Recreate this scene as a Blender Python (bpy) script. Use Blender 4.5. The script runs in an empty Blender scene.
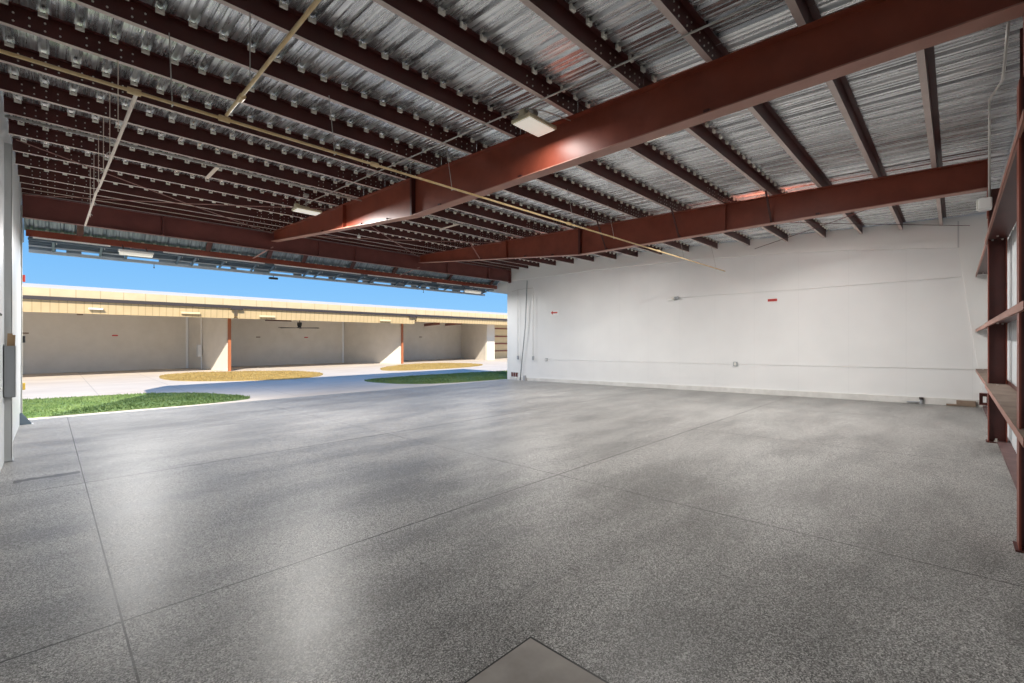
import bpy, bmesh, math, random
from mathutils import Vector, Matrix
random.seed(7)
S = bpy.context.scene
COL = S.collection
PI = math.pi

# ------------------------------------------------------------------ helpers
class MB:
    """collects boxes, prisms and tubes into one mesh"""
    def __init__(s): s.v = []; s.f = []
    def add(s, vs, fs):
        o = len(s.v); s.v += [tuple(v) for v in vs]; s.f += [tuple(i + o for i in f) for f in fs]; return s
    def box(s, x0, y0, z0, x1, y1, z1):
        x0, x1 = min(x0, x1), max(x0, x1); y0, y1 = min(y0, y1), max(y0, y1); z0, z1 = min(z0, z1), max(z0, z1)
        return s.add([(x0,y0,z0),(x1,y0,z0),(x1,y1,z0),(x0,y1,z0),(x0,y0,z1),(x1,y0,z1),(x1,y1,z1),(x0,y1,z1)],
                     [(0,3,2,1),(4,5,6,7),(0,1,5,4),(1,2,6,5),(2,3,7,6),(3,0,4,7)])
    def bbox(s, x0, y0, z0, x1, y1, z1, b):
        """box with all edges chamfered"""
        bm = bmesh.new(); bmesh.ops.create_cube(bm, size=1)
        for v in bm.verts:
            v.co = ((v.co.x+.5)*(x1-x0)+x0, (v.co.y+.5)*(y1-y0)+y0, (v.co.z+.5)*(z1-z0)+z0)
        bmesh.ops.bevel(bm, geom=bm.edges[:], offset=b, segments=2, affect='EDGES', profile=.6)
        bm.verts.index_update()
        s.add([v.co[:] for v in bm.verts], [[v.index for v in f.verts] for f in bm.faces]); bm.free(); return s
    def ext(s, prof, axis, a, b):
        """closed 2-d profile extruded along an axis; profile is given in the other two axes in order"""
        n = len(prof)
        def mk(t, p):
            return {'x': (t, p[0], p[1]), 'y': (p[0], t, p[1]), 'z': (p[0], p[1], t)}[axis]
        vs = [mk(a, p) for p in prof] + [mk(b, p) for p in prof]
        fs = [(i, (i+1) % n, (i+1) % n + n, i + n) for i in range(n)]
        fs += [tuple(range(n))[::-1], tuple(range(n, 2*n))]
        return s.add(vs, fs)
    def tube(s, pts, r, n=8, cap=True):
        pts = [Vector(p) for p in pts]; rings = []
        up = None
        for i, p in enumerate(pts):
            d = (pts[min(i+1, len(pts)-1)] - pts[max(i-1, 0)]).normalized()
            if up is None:
                up = Vector((0,0,1)) if abs(d.z) < .9 else Vector((1,0,0))
            a = d.cross(up).normalized(); b = a.cross(d).normalized(); up = b
            rings.append([p + r*(a*math.cos(2*PI*k/n) + b*math.sin(2*PI*k/n)) for k in range(n)])
        vs = [q for g in rings for q in g]; fs = []
        for i in range(len(rings)-1):
            for k in range(n):
                fs.append((i*n+k, i*n+(k+1)%n, (i+1)*n+(k+1)%n, (i+1)*n+k))
        if cap: fs += [tuple(range(n))[::-1], tuple(range((len(rings)-1)*n, len(rings)*n))]
        return s.add(vs, fs)
    def bar(s, p, q, w, t, side=Vector((0,0,1))):
        """rectangular bar from p to q, w across along side, t the other way"""
        p, q = Vector(p), Vector(q); d = (q-p).normalized()
        a = (side - d*side.dot(d)).normalized(); b = d.cross(a)
        vs = [e + a*sx*w/2 + b*sy*t/2 for e in (p, q) for sx, sy in ((-1,-1),(1,-1),(1,1),(-1,1))]
        return s.add(vs, [(3,2,1,0),(4,5,6,7),(0,1,5,4),(1,2,6,5),(2,3,7,6),(3,0,4,7)])
    def mesh(s, name, mat, smooth=False):
        me = bpy.data.meshes.new(name); me.from_pydata(s.v, [], s.f); me.update()
        bm = bmesh.new(); bm.from_mesh(me); bmesh.ops.recalc_face_normals(bm, faces=bm.faces); bm.to_mesh(me); bm.free()
        for m in (mat if isinstance(mat, (list, tuple)) else [mat]): me.materials.append(m)
        if smooth:
            for p in me.polygons: p.use_smooth = True
        return me
    def build(s, name, mat, parent=None, loc=None, smooth=False):
        return inst(name, s.mesh(name, mat, smooth), parent, loc)

def inst(name, me, parent=None, loc=None, rot=None):
    o = bpy.data.objects.new(name, me); COL.objects.link(o)
    if parent: o.parent = parent
    if loc: o.location = loc
    if rot: o.rotation_euler = rot
    return o
def empty(name, loc):
    o = bpy.data.objects.new(name, None); COL.objects.link(o); o.location = loc; o.empty_display_size = .2; return o
def tag(o, label=None, cat=None, group=None, kind=None):
    if label: o['label'] = label
    if cat: o['category'] = cat
    if group: o['group'] = group
    if kind: o['kind'] = kind
    return o
def struct(mb, name, mat): return tag(mb.build(name, mat), kind='structure')

# ------------------------------------------------------------------ materials
def mat(name, col=(.5,.5,.5), rough=.5, metal=0, coat=0, spec=.5, emit=None, estr=0):
    m = bpy.data.materials.new(name); m.use_nodes = True
    b = m.node_tree.nodes['Principled BSDF']
    b.inputs['Base Color'].default_value = (*col, 1); b.inputs['Roughness'].default_value = rough
    b.inputs['Metallic'].default_value = metal; b.inputs['Coat Weight'].default_value = coat
    b.inputs['Specular IOR Level'].default_value = spec
    if emit: b.inputs['Emission Color'].default_value = (*emit, 1); b.inputs['Emission Strength'].default_value = estr
    return m
class NG:
    def __init__(s, m): s.m = m; s.t = m.node_tree; s.n = s.t.nodes; s.l = s.t.links; s.b = s.n['Principled BSDF']
    def node(s, ty, **kw):
        n = s.n.new(ty)
        for k, v in kw.items():
            if k == 'inp':
                for kk, vv in v.items():
                    if hasattr(vv, 'is_linked') or isinstance(vv, bpy.types.NodeSocket): s.l.new(vv, n.inputs[kk])
                    else: n.inputs[kk].default_value = vv
            else: setattr(n, k, v)
        return n
    def math(s, op, a, b=0.0, c=None, clamp=False):
        n = s.n.new('ShaderNodeMath'); n.operation = op; n.use_clamp = clamp
        for i, v in enumerate((a, b, c)):
            if v is None: continue
            if isinstance(v, bpy.types.NodeSocket): s.l.new(v, n.inputs[i])
            else: n.inputs[i].default_value = v
        return n.outputs[0]
    def coords(s, scale=(1,1,1), which='Object'):
        tc = s.n.new('ShaderNodeTexCoord'); mp = s.n.new('ShaderNodeMapping')
        mp.inputs['Scale'].default_value = scale; s.l.new(tc.outputs[which], mp.inputs[0]); return mp.outputs[0]
    def xyz(s):
        tc = s.n.new('ShaderNodeTexCoord'); sp = s.n.new('ShaderNodeSeparateXYZ'); s.l.new(tc.outputs['Object'], sp.inputs[0])
        return sp.outputs
    def noise(s, vec, scale, detail=3, rough=.5):
        n = s.n.new('ShaderNodeTexNoise'); n.inputs['Scale'].default_value = scale
        n.inputs['Detail'].default_value = detail; n.inputs['Roughness'].default_value = rough
        if vec: s.l.new(vec, n.inputs['Vector'])
        return n.outputs['Fac']
    def ramp(s, fac, stops):
        n = s.n.new('ShaderNodeValToRGB'); s.l.new(fac, n.inputs[0]); e = n.color_ramp.elements
        while len(e) < len(stops): e.new(.5)
        for i, (p, c) in enumerate(stops): e[i].position = p; e[i].color = (*c, 1) if len(c) == 3 else c
        return n.outputs[0]
    def mix(s, fac, a, b, mode='MIX'):
        n = s.n.new('ShaderNodeMix'); n.data_type = 'RGBA'; n.blend_type = mode
        for k, v in ((0, fac), (6, a), (7, b)):
            if isinstance(v, bpy.types.NodeSocket): s.l.new(v, n.inputs[k])
            elif k == 0: n.inputs[0].default_value = v
            else: n.inputs[k].default_value = (*v, 1)
        return n.outputs[2]
    def bump(s, h, strength=.3, dist=.01):
        n = s.n.new('ShaderNodeBump'); n.inputs['Strength'].default_value = strength; n.inputs['Distance'].default_value = dist
        s.l.new(h, n.inputs['Height']); s.l.new(n.outputs[0], s.b.inputs['Normal'])
    def set(s, name, v): s.l.new(v, s.b.inputs[name])

def mottled(name, c1, c2, rough, scale=3, metal=0, stretch=(1,1,1), rvar=0, **k):
    m = mat(name, c1, rough, metal, **k); g = NG(m)
    n = g.noise(g.coords(stretch), scale, 4, .6)
    g.set('Base Color', g.ramp(n, [(.32, c1), (.68, c2)]))
    if rvar: g.set('Roughness', g.math('MULTIPLY_ADD', n, rvar, rough - rvar/2))
    return m

M = {}
M['oxide'] = mottled('oxide_red_primer', (.20,.042,.022), (.27,.062,.034), .42, 2.2, rvar=.12)
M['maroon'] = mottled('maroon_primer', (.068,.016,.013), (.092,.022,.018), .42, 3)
M['header'] = mottled('header_primer', (.15,.045,.040), (.20,.062,.052), .42, 2)
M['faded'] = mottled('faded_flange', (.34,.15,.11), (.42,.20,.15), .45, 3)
M['pflange'] = mottled('purlin_flange_primer_lit', (.54,.43,.39), (.64,.53,.49), .4, 3)  # pale flange paint, with door and floor light put into the colour
M['pink_primer'] = mottled('faded_red_primer', (.42,.22,.19), (.50,.28,.24), .5, 3)
M['galv'] = mottled('galvalume_sheet', (.40,.41,.43), (.92,.93,.94), .27, 2.0, metal=.85, stretch=(9,.3,1), rvar=.2)  # streaks along the ribs: spangle, plus reflections put into the colour
M['hood'] = mottled('dark_hood_sheet', (.16,.20,.23), (.34,.39,.43), .4, 2.0, metal=.6, stretch=(9,.3,1))  # darker and bluer than the roof sheet
M['zinc'] = mat('zinc', (.80,.78,.72), .35, .4)
M['clip'] = mat('cream_clip', (.93,.90,.80), .5)
M['white'] = mat('white_liner_panel', (.80,.80,.79), .42)
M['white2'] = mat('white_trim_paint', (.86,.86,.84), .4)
M['wallbase'] = mottled('white_curb_paint', (.62,.61,.58), (.74,.73,.70), .5, 4)
M['sheet_w'] = mottled('white_wall_sheet', (.66,.69,.71), (.72,.75,.77), .4, 2)
M['pipe'] = mottled('yellowed_steel_pipe', (.72,.50,.22), (.80,.62,.36), .4, 6)
M['pipe2'] = mottled('pale_steel_pipe', (.80,.68,.58), (.88,.78,.68), .4, 6)
M['conduit'] = mat('grey_conduit', (.55,.53,.50), .35, .5)
M['cable'] = mat('dark_cable', (.10,.09,.09), .6)
M['grey_paint'] = mat('grey_paint', (.36,.38,.40), .45)
M['grey_light'] = mat('light_grey_paint', (.60,.61,.61), .45)
M['black'] = mat('black_plastic', (.02,.02,.02), .5)
M['brown'] = mottled('brown_board', (.20,.14,.10), (.30,.22,.16), .7, 8)
M['rust'] = mat('dark_red_panel', (.16,.05,.04), .6)
M['sill'] = mottled('stained_sill', (.09,.045,.045), (.15,.085,.08), .6, 5)
M['redsign'] = mat('red_sign', (.55,.05,.04), .5)
M['ink'] = mat('sign_lettering', (.80,.74,.72), .5)
M['lens'] = mat('white_light_lens', (.9,.88,.8), .4, emit=(1,.94,.82), estr=.35)
M['lens_off'] = mat('white_light_lens_unlit', (.86,.86,.80), .4)
M['housing'] = mat('cream_housing', (.62,.55,.38), .45)
M['white_h'] = mat('white_housing', (.82,.82,.80), .4)
M['tan'] = mottled('tan_metal_panel', (.54,.41,.22), (.59,.45,.25), .5, 2)
M['tan_light'] = mottled('cream_metal_panel', (.72,.57,.33), (.76,.61,.37), .5, 2)
M['roof_cream'] = mottled('cream_roof_sheet', (.66,.58,.46), (.74,.66,.54), .5, 1)
M['gutter'] = mat('grey_gutter', (.045,.035,.035), .5)
M['beige'] = mottled('beige_liner', (.66,.61,.53), (.72,.67,.59), .6, 1.2)
M['darkframe'] = mat('door_frame_grey', (.15,.20,.25), .45, .3)
M['doorsheet'] = mottled('door_sheet_blue_grey', (.16,.21,.26), (.24,.29,.34), .4, 2, metal=.5)
M['orange'] = mat('orange_primer', (.40,.13,.05), .5)
M['paper'] = mat('brown_paper', (.45,.30,.17), .8)
M['yellow'] = mat('yellow_paint', (.75,.50,.08), .5)
M['bluegrey'] = mat('blue_grey_paint', (.42,.47,.52), .45)

# corrugated look of the painted panels (fine ribs): bump only
g = NG(M['white']); X = g.xyz()
seam = g.math('PINGPONG', g.math('ADD', X[1], .3), .61)
line = g.math('LESS_THAN', seam, .006)
n = g.noise(g.coords(), .7, 3)
base = g.ramp(n, [(.3, (.77,.77,.765)), (.7, (.83,.83,.82))])
g.set('Base Color', g.mix(g.math('MULTIPLY', line, .12), base, (.5,.5,.5)))
g.bump(g.noise(g.coords((1,6,.6)), 2.0, 2), .12, .01)

# speckled epoxy floor -------------------------------------------------------
def floor_mat():
    m = mat('flake_epoxy_floor', (.2,.2,.2), .3, 0); g = NG(m); X = g.xyz(); x, y = X[0], X[1]
    co = g.coords()
    v = g.node('ShaderNodeTexVoronoi'); v.inputs['Scale'].default_value = 180; g.l.new(co, v.inputs['Vector'])
    sp = g.n.new('ShaderNodeSeparateColor'); g.l.new(v.outputs['Color'], sp.inputs[0])
    chips = g.ramp(sp.outputs[0], [(0, (.07,.068,.064)), (.30, (.16,.155,.148)), (.55, (.27,.263,.252)), (.80, (.40,.39,.375)), (1, (.62,.61,.59))])
    chips.node.color_ramp.interpolation = 'LINEAR'
    # broad cloudy tone
    cl = g.noise(g.coords((.55,1.6,1)), .9, 5, .62)
    cloud = g.ramp(cl, [(.36, (.72,.72,.72)), (.58, (1.12,1.12,1.12))])
    col = g.mix(1.0, chips, cloud, 'MULTIPLY')
    # control joints
    def band(c, p, w): return g.math('LESS_THAN', g.math('ABSOLUTE', g.math('SUBTRACT', c, p)), w)
    j = None
    for c, p, w in ((x,.30,.0055),(x,4.42,.006),(x,8.5,.006),(x,12.6,.006),(y,3.53,.008),(y,7.62,.012),(y,11.6,.008)):
        b = band(c, p, w); j = b if j is None else g.math('MAXIMUM', j, b)
    jn = g.math('MULTIPLY', j, g.math('MULTIPLY_ADD', g.noise(co, 1.3, 2), 1.4, .2, clamp=True))
    col = g.mix(jn, col, (.035,.032,.03))
    # grey repair streak beside the first joint
    st = g.math('MULTIPLY', band(x, -.02, .30), g.math('LESS_THAN', g.math('ABSOLUTE', g.math('SUBTRACT', g.math('SUBTRACT', y, 8.35), g.math('MULTIPLY_ADD', g.noise(co, 3.5, 2), .3, -.15))), .085))
    col = g.mix(st, col, (.07,.068,.064))
    # bare concrete pad in the corner where the photographer stands
    pad = g.math('MULTIPLY', g.math('LESS_THAN', x, 1.845), g.math('LESS_THAN', y, 1.665))
    pe = g.math('MULTIPLY', g.math('LESS_THAN', x, 1.857), g.math('LESS_THAN', y, 1.675))
    pc = g.ramp(g.noise(co, 2.6, 4, .6), [(.3, (.21,.19,.17)), (.7, (.38,.35,.32))])
    col = g.mix(g.math('SUBTRACT', pe, pad), col, (.015,.014,.013))
    col = g.mix(pad, col, pc)
    g.set('Base Color', col)
    ro = g.math('MULTIPLY_ADD', cl, .16, .31)
    ro = g.math('MULTIPLY_ADD', pad, .25, ro)
    g.set('Roughness', ro); g.b.inputs['Specular IOR Level'].default_value = .30
    h = g.math('ADD', g.math('MULTIPLY', sp.outputs[1], .25), g.math('MULTIPLY', j, -1.0))
    n2 = g.math('ADD', h, g.math('MULTIPLY', g.noise(g.coords((1,1.8,1)), 2.2, 3), 3.0))
    g.bump(n2, .22, .006)
    return m
M['floor'] = floor_mat()

def ground_mat():
    m = mat('outdoor_concrete', (.5,.47,.42), .75); g = NG(m); co = g.coords()
    n = g.noise(g.coords((.5,1,1)), .8, 5, .6)
    col = g.ramp(n, [(.3, (.58,.50,.42)), (.7, (.70,.62,.53))])
    X = g.xyz()
    t = g.math('LESS_THAN', g.math('ABSOLUTE', g.math('SUBTRACT', g.math('PINGPONG', X[0], 2.4), 1.2)), .02)
    g.set('Base Color', g.mix(g.math('MULTIPLY', t, .3), col, (.25,.23,.2)))
    g.bump(g.noise(co, 30, 3), .2, .004)
    return m
M['ground'] = ground_mat()
def fluted(name, c1, c2, step, axis=0, dark=(.30,.21,.10), w=.02):
    m = mottled(name, c1, c2, .5, 2); g = NG(m); X = g.xyz()
    t = g.math('LESS_THAN', g.math('PINGPONG', X[axis], step/2), w)
    src = g.b.inputs['Base Color'].links[0].from_socket
    g.set('Base Color', g.mix(g.math('MULTIPLY', t, .55), src, dark)); return m
M['tan_flute'] = fluted('tan_fluted_panel', (.52,.39,.21), (.57,.43,.24), .3)
M['tan_seam'] = fluted('tan_seamed_fascia', (.56,.44,.26), (.61,.49,.30), .9, w=.018)
def grass_mat(name, a, b):
    m = mottled(name, a, b, .8, 1.4); return m
M['soil'] = mottled('soil', (.10,.09,.05), (.16,.13,.07), .9, 3)
M['grass_g'] = grass_mat('green_grass_blades', (.09,.16,.04), (.17,.24,.08))
M['grass_y'] = grass_mat('dry_grass_blades', (.34,.23,.07), (.43,.31,.11))

# ------------------------------------------------------------------ key dimensions (metres)
XL, XR = -.47, 15.72          # side walls
YB = -.62                     # back wall sheet
XA, XB = 4.96, 10.42          # rafters
YH = 15.46                    # door header
def zr(y): return 4.48 + .036*y       # underside of purlins
HP = .20                              # purlin depth
K = .018                              # floor fall towards the door
def zf(y): return -K*y
GZ = -.30
YE = 17.35                            # eave

# ------------------------------------------------------------------ setting
mb = MB(); n = 40
y0, y1 = YB-.1, 15.75
vs = []; fs = []
mb.add([(XL-.3,y0,zf(y0)),(XR+.3,y0,zf(y0)),(XR+.3,y1,zf(y1)),(XL-.3,y1,zf(y1)),
        (XL-.3,y0,-.5),(XR+.3,y0,-.5),(XR+.3,y1,-.5),(XL-.3,y1,-.5)],
       [(0,1,2,3),(7,6,5,4),(0,4,5,1),(1,5,6,2),(2,6,7,3),(3,7,4,0)])
struct(mb, 'floor', M['floor'])
struct(MB().box(-60, 15.6, GZ-.3, 90, 120, GZ-.008).box(-60, -40, GZ-.3, 90, 15.6, GZ-.25), 'ground', M['ground'])

# ribbed roof sheet
def roof_sheet(xa, xb, ya, yb, per=.27, x_off=-.05):
    prof = [(-.045,0),(-.022,.032),(.022,.032),(.045,0),(.095,0),(.102,.008),(.118,.008),(.125,0),(.165,0),(.172,.008),(.188,.008),(.195,0)]
    xs = []
    k = math.floor((xa - x_off)/per)
    while x_off + k*per < xb + per:
        for dx, dz in prof: xs.append((x_off + k*per + dx, dz))
        k += 1
    xs = [(min(max(x, xa), xb), z) for x, z in xs]
    mb = MB(); nx = len(xs); t = .0015
    for (y, up) in ((ya, 0), (yb, 0), (ya, t), (yb, t)):
        for x, z in xs: mb.v.append((x, y, zr(y) + HP + z + up))
    for i in range(nx-1):
        mb.f.append((i, i+1, nx+i+1, nx+i)); mb.f.append((2*nx+i, 3*nx+i, 3*nx+i+1, 2*nx+i+1))
    mb.f.append(tuple(range(nx)) + tuple(range(3*nx-1, 2*nx-1, -1)))
    mb.f.append(tuple(range(nx, 2*nx)) + tuple(range(4*nx-1, 3*nx-1, -1)))
    return mb
me = roof_sheet(XL-.05, XR+.05, YB-.1, YE)
struct(me, 'ceiling', M['galv'])

# white partition wall, its raised frame band, curb
struct(MB().ext([(YB,-.45),(15.72,-.45),(15.72,zr(15.72)+.19),(YB,zr(YB)+.19)], 'x', XR, XR+.12), 'wall_right', M['white'])
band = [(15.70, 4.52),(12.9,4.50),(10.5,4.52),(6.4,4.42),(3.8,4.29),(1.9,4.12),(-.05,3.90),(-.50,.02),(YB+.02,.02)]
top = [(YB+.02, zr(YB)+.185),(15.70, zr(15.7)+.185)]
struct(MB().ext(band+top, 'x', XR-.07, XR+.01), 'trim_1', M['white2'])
mb = MB().ext([(YB,-.4),(15.5,-.4),(15.5,zf(15.5)+.13),(YB,zf(YB)+.17)], 'x', XR-.05, XR+.01)
struct(mb, 'baseboard_right', M['wallbase'])
# left wall and door jamb
struct(MB().ext([(YB,-.45),(15.3,-.45),(15.3,zr(15.3)+.19),(YB,zr(YB)+.19)], 'x', XL-.12, XL), 'wall_left', M['sheet_w'])
# exterior gable ends beyond the header
for x0, x1, nm in ((XL-.12, XL, 'wall_left_porch'), (XR, XR+.12, 'wall_right_porch')):
    struct(MB().ext([(15.72 if x0 > 0 else 15.3, 3.9),(YE-.1,4.15),(YE-.1,zr(YE)+.17),(15.72 if x0 > 0 else 15.3,zr(15.5)+.19)], 'x', x0, x1), 'trim_2' if x0 < 0 else 'trim_3', M['white2'])
# back wall: vertical ribbed sheet
prof = []
x = XL-.1
pts = []
while x < XR+.2:
    pts += [(x, YB),(x+.06, YB),(x+.075, YB+.012),(x+.115, YB+.012),(x+.13, YB)]
    x += .30
mb = MB(); n = len(pts)
for z in (-.1, 4.62):
    mb.v += [(a, b, z) for a, b in pts]
for i in range(n-1): mb.f.append((i, i+1, n+i+1, n+i))
m0 = len(mb.v)
mb.box(XL-.1, YB-.06, -.1, XR+.1, YB-.01, 4.62)
struct(mb, 'wall_back', M['sheet_w'])
struct(MB().box(XL, YB+.01, .0, XR-.05, -.47, .035), 'baseboard_back', M['sill'])

# ------------------------------------------------------------------ primary steel
def ord_(i):
    w = 'first second third fourth fifth sixth seventh eighth ninth tenth eleventh twelfth thirteenth fourteenth fifteenth sixteenth seventeenth eighteenth nineteenth'.split()
    return w[i]

def rbot(y): return 4.02 if y <= 7.5 else 4.02 + (y-7.5)*(4.70-4.02)/(14.9-7.5)
def rafter(x, label, mat_):
    r = empty('steel_rafter', (x, 0, 4.0)); tag(r, label, 'beam')
    ya, yb = -.36, YH-.08
    fw = .19
    web = MB().ext([(ya, 4.02),(7.5,4.02),(yb, rbot(yb)),(yb, zr(yb)-.012),(ya, zr(ya)-.012)], 'x', -.005, .005)
    o = web.build('web', mat_, r, (0,0,-4.0))
    bf = MB()
    def strip(p, q, t):
        (y0,z0),(y1,z1) = p, q
        bf.add([(-fw/2,y0,z0),(fw/2,y0,z0),(fw/2,y1,z1),(-fw/2,y1,z1),(-fw/2,y0,z0+t),(fw/2,y0,z0+t),(fw/2,y1,z1+t),(-fw/2,y1,z1+t)],
               [(0,3,2,1),(4,5,6,7),(0,1,5,4),(1,2,6,5),(2,3,7,6),(3,0,4,7)])
    strip((ya,4.012),(7.5,4.012),.014); strip((7.5,4.012),(yb,rbot(yb)-.006),.014)
    bf.build('bottom_flange', M['faded'], r, (0,0,-4.0))
    bf = MB(); strip((ya,zr(ya)-.013),(yb,zr(yb)-.013),.012); bf.build('top_flange', mat_, r, (0,0,-4.0))
    for y in (7.5,):
        for s in (-1, 1):
            MB().box(min(0,s*fw/2), y-.028, rbot(y), max(0,s*fw/2), y+.028, zr(y)-.013).build('splice_plate', M['maroon'], r, (0,0,-4.0))
    for y in (3.6, 10.4):
        for s in ((-1, 1) if (y > 5 or x > 8) else (1,)):
            MB().box(min(0,s*fw/2), y-.006, rbot(y), max(0,s*fw/2), y+.006, zr(y)-.013).build('stiffener', mat_, r, (0,0,-4.0))
    MB().box(-fw/2, ya-.02, 3.56, fw/2, ya, zr(ya)).build('end_plate', mat_, r, (0,0,-4.0))
    # small angle cleats sitting on the bottom flange
    cl = None
    for y in (1.9, 4.65, 6.65, 8.5, 9.6, 11.7):
        for s in (-1,):
            if cl is None: cl = MB().box(-.05,-.03,0,.0,.03,.05).box(-.05,-.03,0,-.042,.03,.05).mesh('cleat', M['maroon'])
            c = inst('cleat', cl, r, (-.01, y, rbot(y)+.006-4.0))
    return r
R1 = rafter(XA, 'large oxide red roof rafter beside the hanging light, nearest the camera', M['oxide'])
R2 = rafter(XB, 'oxide red roof rafter nearer the white wall, with slanting braces on it', M['oxide'])
# slanting flange braces as parts of the second rafter
for i, (y, s) in enumerate(((11.7,-1),(6.65,-1),(4.65,-1),(2.7,-1),(7.7,1),(9.8,1))):
    mb = MB().bar((s*.06, y, rbot(y)+.02), (s*.52, y-.02, zr(y)+.01), .035, .004, Vector((0,1,0)))
    mb.bar((s*.06, y-.017, rbot(y)+.02), (s*.52, y-.037, zr(y)+.01), .004, .035, Vector((0,1,0)))
    mb.build('flange_brace', M['pink_primer'] if (i == 0) else M['maroon'], R2, (0,0,-4.0))
for y, s in ((12.4,1),(5.0,1),(9.1,1)):
    MB().bar((s*.06, y, rbot(y)+.02), (s*.52, y, zr(y)+.01), .035, .004, Vector((0,1,0))).build('flange_brace', M['pink_primer'], R1, (0,0,-4.0))

# header over the door
H = empty('door_header_beam', (7.6, YH, 4.47)); tag(H, 'long dark maroon steel beam across the top of the open doorway', 'beam')
def lx(mb, name, m, p, off): return mb.build(name, m, p, tuple(-c for c in off))
HO = (7.6, YH, 4.47)
lx(MB().box(XL+.02, YH-.005, 4.48, XR+.02-.06, YH+.005, 5.0), 'web', M['header'], H, HO)
lx(MB().box(XL+.02, YH-.075, 4.468, XR-.08, YH+.075, 4.482), 'bottom_flange', M['header'], H, HO)
lx(MB().box(XL+.02, YH-.075, 4.998, XR-.08, YH+.075, 5.012), 'top_flange', M['header'], H, HO)
for x in (2.16, 6.4, 7.7, 11.83, 14.2):
    lx(MB().box(x-.02, YH-.075, 4.482, x+.02, YH-.005, 4.998), 'stiffener', M['header'], H, HO)
lx(MB().box(XR-.10, YH-.09, 4.42, XR-.075, YH+.09, 5.02), 'end_plate', M['header'], H, HO)

# wall columns
def column(x, y_in, label):
    c = empty('steel_column', (x, y_in, 0)); tag(c, label, 'column')
    d = y_in - (YB+.045); h = 4.0
    MB().box(-.004, -d+.01, .02, .004, -.01, h).build('web', M['maroon'], c)
    MB().box(-.09, -.012, .02, .09, 0, h-.42).build('inner_flange', M['oxide'], c)
    MB().box(-.09, -d, .02, .09, -d+.012, h).build('outer_flange', M['oxide'], c)
    MB().box(-.11, -d-.0, 0.0, .11, .02, .02).build('base_plate', M['maroon'], c)
    for s in (-1, 1):
        MB().tube([(s*.06, -.09, .02), (s*.06, -.09, .075)], .014, 6).tube([(s*.06,-.09,.02),(s*.06,-.09,.042)], .028, 6).build('anchor_bolt', M['zinc'], c)
    for z in (3.10, 1.78, .82):
        for yy in (-.05, -.16):
            MB().tube([(-.03, yy, z+.09), (.01, yy, z+.09)], .014, 6).build('clip_bolt', M['zinc'], c)
    return c
column(5.22, -.345, 'dark red steel wall column cut off by the frame edge, nearest the camera')
column(10.42, -.37, 'dark red steel wall column standing between the ends of the wall girts')

# girts (horizontal C sections) with their dusty tops
def girt(xa, xb, z, label):
    g_ = empty('wall_girt', (xa, -.45, z)); tag(g_, label, 'girt', None)
    yi, yo = -.335 if xa < 8 else -.35, YB+.035
    L = xb - xa
    a = yi + .45; b = yo + .45
    MB().box(0, b, -.0015, L, a, .0015).build('web', M['maroon'] if z > 1.2 else M['dust'], g_)
    MB().box(0, a-.003, -.065, L, a, .0).box(0, a-.018, -.065, L, a, -.062).build('inner_lip', M['faded'], g_)
    MB().box(0, b, .0, L, b+.003, .06).build('outer_lip', M['maroon'], g_)
    for x in (.35, L-.35):
        MB().tube([(x,(a+b)/2,-.02),(x,(a+b)/2,.01)], .013, 6).build('bolt', M['zinc'], g_)
M['dust'] = mottled('dusty_primer', (.16,.11,.085), (.26,.20,.16), .8, 3)
for z, w in ((3.20,'upper'),(1.88,'middle'),(.93,'lowest')):
    girt(4.70, 10.40, z, '%s horizontal red girt on the back wall, between the two red columns' % w)
    girt(10.44, 15.62, z, '%s horizontal red girt on the back wall, beyond the second column by the white wall' % w)

# ------------------------------------------------------------------ purlins
PY = [.22, .98, 1.82, 2.66, 3.62, 4.68, 5.68, 6.65, 7.65, 8.62, 9.55, 10.6, 11.62, 12.6, 13.56, 14.25, 14.85, 15.38]
def purlin_mesh(L):
    t = .0025
    p = [(0,0),(.062,0),(.062,.014),(.0595,.014),(.0595,t),(t,t),(t,HP-t),(t,HP),(-.062,HP),(-.062,HP-.014),(-.0595,HP-.014),(-.0595,HP-t),(0,HP-t)]
    return MB().ext(p, 'x', 0, L)
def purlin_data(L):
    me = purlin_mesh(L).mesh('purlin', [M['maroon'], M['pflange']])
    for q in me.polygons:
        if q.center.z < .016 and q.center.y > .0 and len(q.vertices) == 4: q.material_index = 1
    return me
spans = [(XL+.015, XA-.004, 'in the bay with the hanging lights'), (XA+.004, XB-.004, 'in the middle bay between the two rafters'), (XB+.004, XR-.08, 'in the bay against the white wall')]
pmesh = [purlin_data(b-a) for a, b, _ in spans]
clip_me = MB().box(-.036, -.088, HP-.045, -.018, -.060, HP-.002).box(.018, -.088, HP-.045, .036, -.060, HP-.002).box(-.036,-.088,HP-.052,.036,-.060,HP-.022).mesh('roof_clip', M['clip'])
bolt_me = MB().tube([(0,-.008,0),(0,.004,0)], .0095, 6).mesh('lap_bolt', M['zinc'])
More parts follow.
